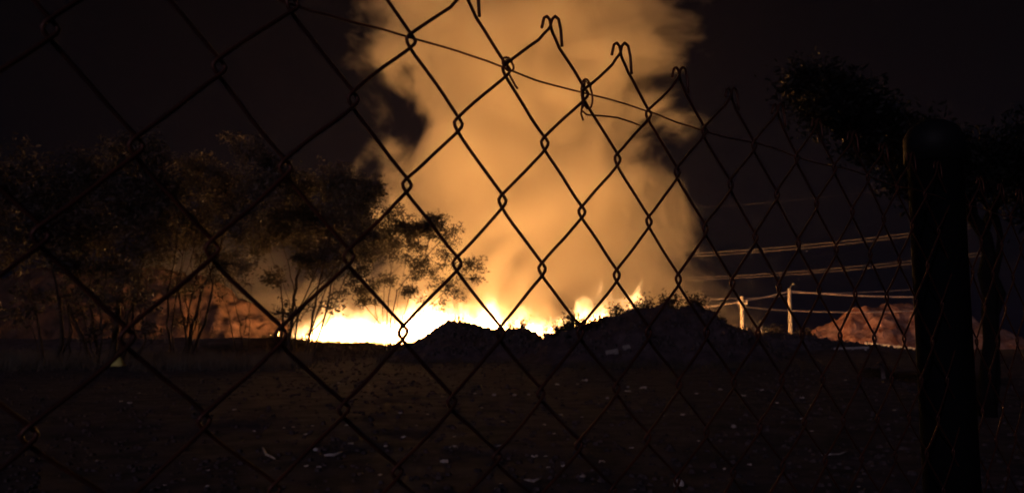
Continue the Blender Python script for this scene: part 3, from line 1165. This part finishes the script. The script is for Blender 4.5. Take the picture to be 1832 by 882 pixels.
# yellow sack between the trunks
p = at(212, 631, 48)
b = MB()
r_ = random.Random(77)
n = 12
vs_, fs = [], []
prof2 = [(0, .36), (.08, .40), (.22, .34), (.36, .24), (.48, .10), (.56, .05), (.62, .09)]
for z, r in prof2:
    for i in range(n):
        an = 2 * math.pi * i / n
        k = r * r_.uniform(.85, 1.12)
        vs_.append((k * math.cos(an), k * .7 * math.sin(an), z))
for j in range(len(prof2) - 1):
    for i in range(n):
        i2 = (i + 1) % n
        fs.append((j * n + i, j * n + i2, (j + 1) * n + i2, (j + 1) * n + i))
fs.append(tuple((len(prof2) - 1) * n + i for i in range(n)))
b.add(vs_, fs)
o = b.build('sack', M['yellow'], smooth=True)
o.location = (p.x * 43.5 / 48, 43.5, max(0.0, ground_h(p.x, 43.5)) - .02)
o.scale = (.95, .95, 1.0)
tag(o, 'tied yellow sack standing at the foot of the thick-stemmed tree', 'sack')

# ------------------------------------------------------------------ chain-link fence
TH = math.radians(43.0)
CS = [-0.002715, 0.034913, -0.002587, -8.7e-05, -0.000241, 0.000332, 4e-06, 1.5e-05, 1.3e-05, -2.3e-05]
CZ = [0.196455, -0.001163, -0.037126, 6.1e-05, 0.000535, -0.001008, -1e-06, -1.7e-05, -4.6e-05, 0.000131]
ct, st_ = math.cos(TH), math.sin(TH)


def lat(i, j, d=0.0, ds=0.0, dz=0.0):
    """mesh-cell coordinates to the sagging fence sheet: i along it, j down from the top"""
    ic, jc = max(-6, min(18, i)), max(0, min(8, j))
    B = (1, ic, jc, ic * ic, ic * jc, jc * jc, ic ** 3, ic * ic * jc, ic * jc * jc, jc ** 3)
    s = sum(a * b_ for a, b_ in zip(CS, B)) + (i - ic) * .0344 + ds
    z = sum(a * b_ for a, b_ in zip(CZ, B)) - (j - jc) * .0376 + dz
    s += .0012 * fbm(i * .9, j * .9, 2.2, 2)
    z += .0012 * fbm(i * .9, j * .9, 8.2, 2)
    d += .004 * fbm(i * .12, j * .12, 5.5, 2)
    return Vector((s * ct - d * st_, .5 + s * st_ + d * ct, EYE + z))


fence = empty('chain_link_fence', (0, .5, 0))
tag(fence, 'rusty sagging chain-link fence in the foreground with bent wire hooks along its top', 'fence')
floc = Vector(fence.location)
wb = MB()
WR = .00105
NJ = 46
PH = [0, .05, .11, .2, .34, .5, .66, .8, .89, .95]
for m_i in range(-16, 62):
    pts = []
    odd = m_i % 2
    for j in range(NJ):
        for u in PH:
            jj = j + u
            # extremes: column m_i when (m_i + j) odd, column m_i+1 otherwise
            ph = jj + (0 if (m_i % 2) else 1)
            c_ = math.cos(math.pi * ph)       # +1 at left extreme? sign fixed below
            tri = math.asin(.992 * c_) / math.asin(.992)
            lateral = m_i + .5 - .5 * 1.17 * tri
            d = .0013 * math.tanh(3.0 * math.sin(math.pi * ph))
            if j == 0 and u < .3:
                lateral = m_i + .5 - .5 * tri * (1.0 if u < .02 else .985)
            pts.append(lat(lateral, jj, d) - floc)
    # knuckled end at the top
    left_ext = (m_i % 2 == 1)       # strand touches odd column m_i at j=0 with its left extreme
    C_i = m_i if left_ext else m_i + 1
    if left_ext:
        hook = [(-.4, 3.5, .5), (-2.5, 5.2, .8), (-5.2, 3.6, 1.0), (-7.2, -3.6, 1.2)]
    else:
        hook = [(.8, 3.6, -.5), (3.0, 6.2, -.8), (6.4, 5.0, -1.0), (8.2, -1.5, -1.2), (8.8, -13, -1.6)]
    v_ = ((C_i * 37) % 7 - 3) * .12
    hp = [lat(C_i, 0, h[2] * .001, h[0] * .001 * (1 + v_ * .3), h[1] * .001 * (1 + v_ * .25)) - floc for h in hook]
    # smooth the hook
    hp2 = [hp[0]]
    for a, c2 in zip(hp[:-1], hp[1:]):
        hp2 += [a.lerp(c2, .5), c2]
    pts = hp2[::-1] + pts
    # only keep strands reaching plausible extents
    wb.tube(pts, WR, 5, True)
wire_mesh = wb.build('wire_mesh', M['rust'], fence, True)

b = MB()
tw = []
for k in range(0, 260):
    i = -16 + k * .3
    tw.append(lat(i, .97 + .03 * math.sin(i * 1.3) , .002) - floc)
b.tube(tw, .00065, 5)
b.build('tension_wire', M['thin'], fence, True)


def ring(i, j, rs, rz, cz_, tail=None):
    b = MB()
    pts = []
    for k in range(19):
        an = math.pi * 2 * k / 16 + .6
        pts.append(lat(i, j, .0022 * math.cos(an * .5 + 1) + (k - 9) * .0001, rs * math.cos(an), cz_ + rz * math.sin(an)) - floc)
    if tail:
        for q in tail:
            pts.append(lat(i, j, .002, q[0], q[1]) - floc)
    b.tube(pts, .0007, 5)
    return b.build('tie_wire', M['thin'], fence, True)


ring(0, 1, .0052, .0042, .0025, [(.004, -.002), (.009, -.008), (.011, -.0095)])
ring(2, 1, .0062, .0100, -.001, [(-.002, -.014), (0, -.018)])
b = MB()
loose = [(2.0, 1.35), (2.1, 1.62), (2.5, 1.66), (3.0, 1.55), (3.6, 1.50), (4.1, 1.5)]
loose = [at(px, py, Y) for px, py, Y in [(1046, 186, .589), (1040, 197, .590), (1050, 206, .594), (1078, 208, .610), (1105, 211, .626), (1130, 219, .643), (1150, 227, .657), (1163, 215, .665), (1166, 200, .668)]]
b.tube([q - floc for q in loose], .0007, 5)
b.build('tie_wire', M['thin'], fence, True)


# end post (and the next one out of frame to the left) behind the sheet
def fence_post(px, Y, lab):
    q = at(px, 441, Y)
    b = MB()
    top = at(px, 262, Y).z
    R_ = .030
    pr = [(-.3, R_), (top - .02, R_), (top - .02, R_ * 1.12), (top + .01, R_ * 1.12), (top + .022, R_ * .9), (top + .03, R_ * .45), (top + .032, .001)]
    vs_, fs = [], []
    n = 24
    for z, r in pr:
        for i in range(n):
            an = 2 * math.pi * i / n
            vs_.append((r * math.cos(an), r * math.sin(an), z))
    for j in range(len(pr) - 1):
        for i in range(n):
            i2 = (i + 1) % n
            fs.append((j * n + i, j * n + i2, (j + 1) * n + i2, (j + 1) * n + i))
    b.add([(v[0] + q.x - floc.x, v[1] + Y - floc.y, v[2]) for v in vs_], fs)
    return b.build('post', M['post'], fence, True)


fence_post(1680, .965 + .03, '')
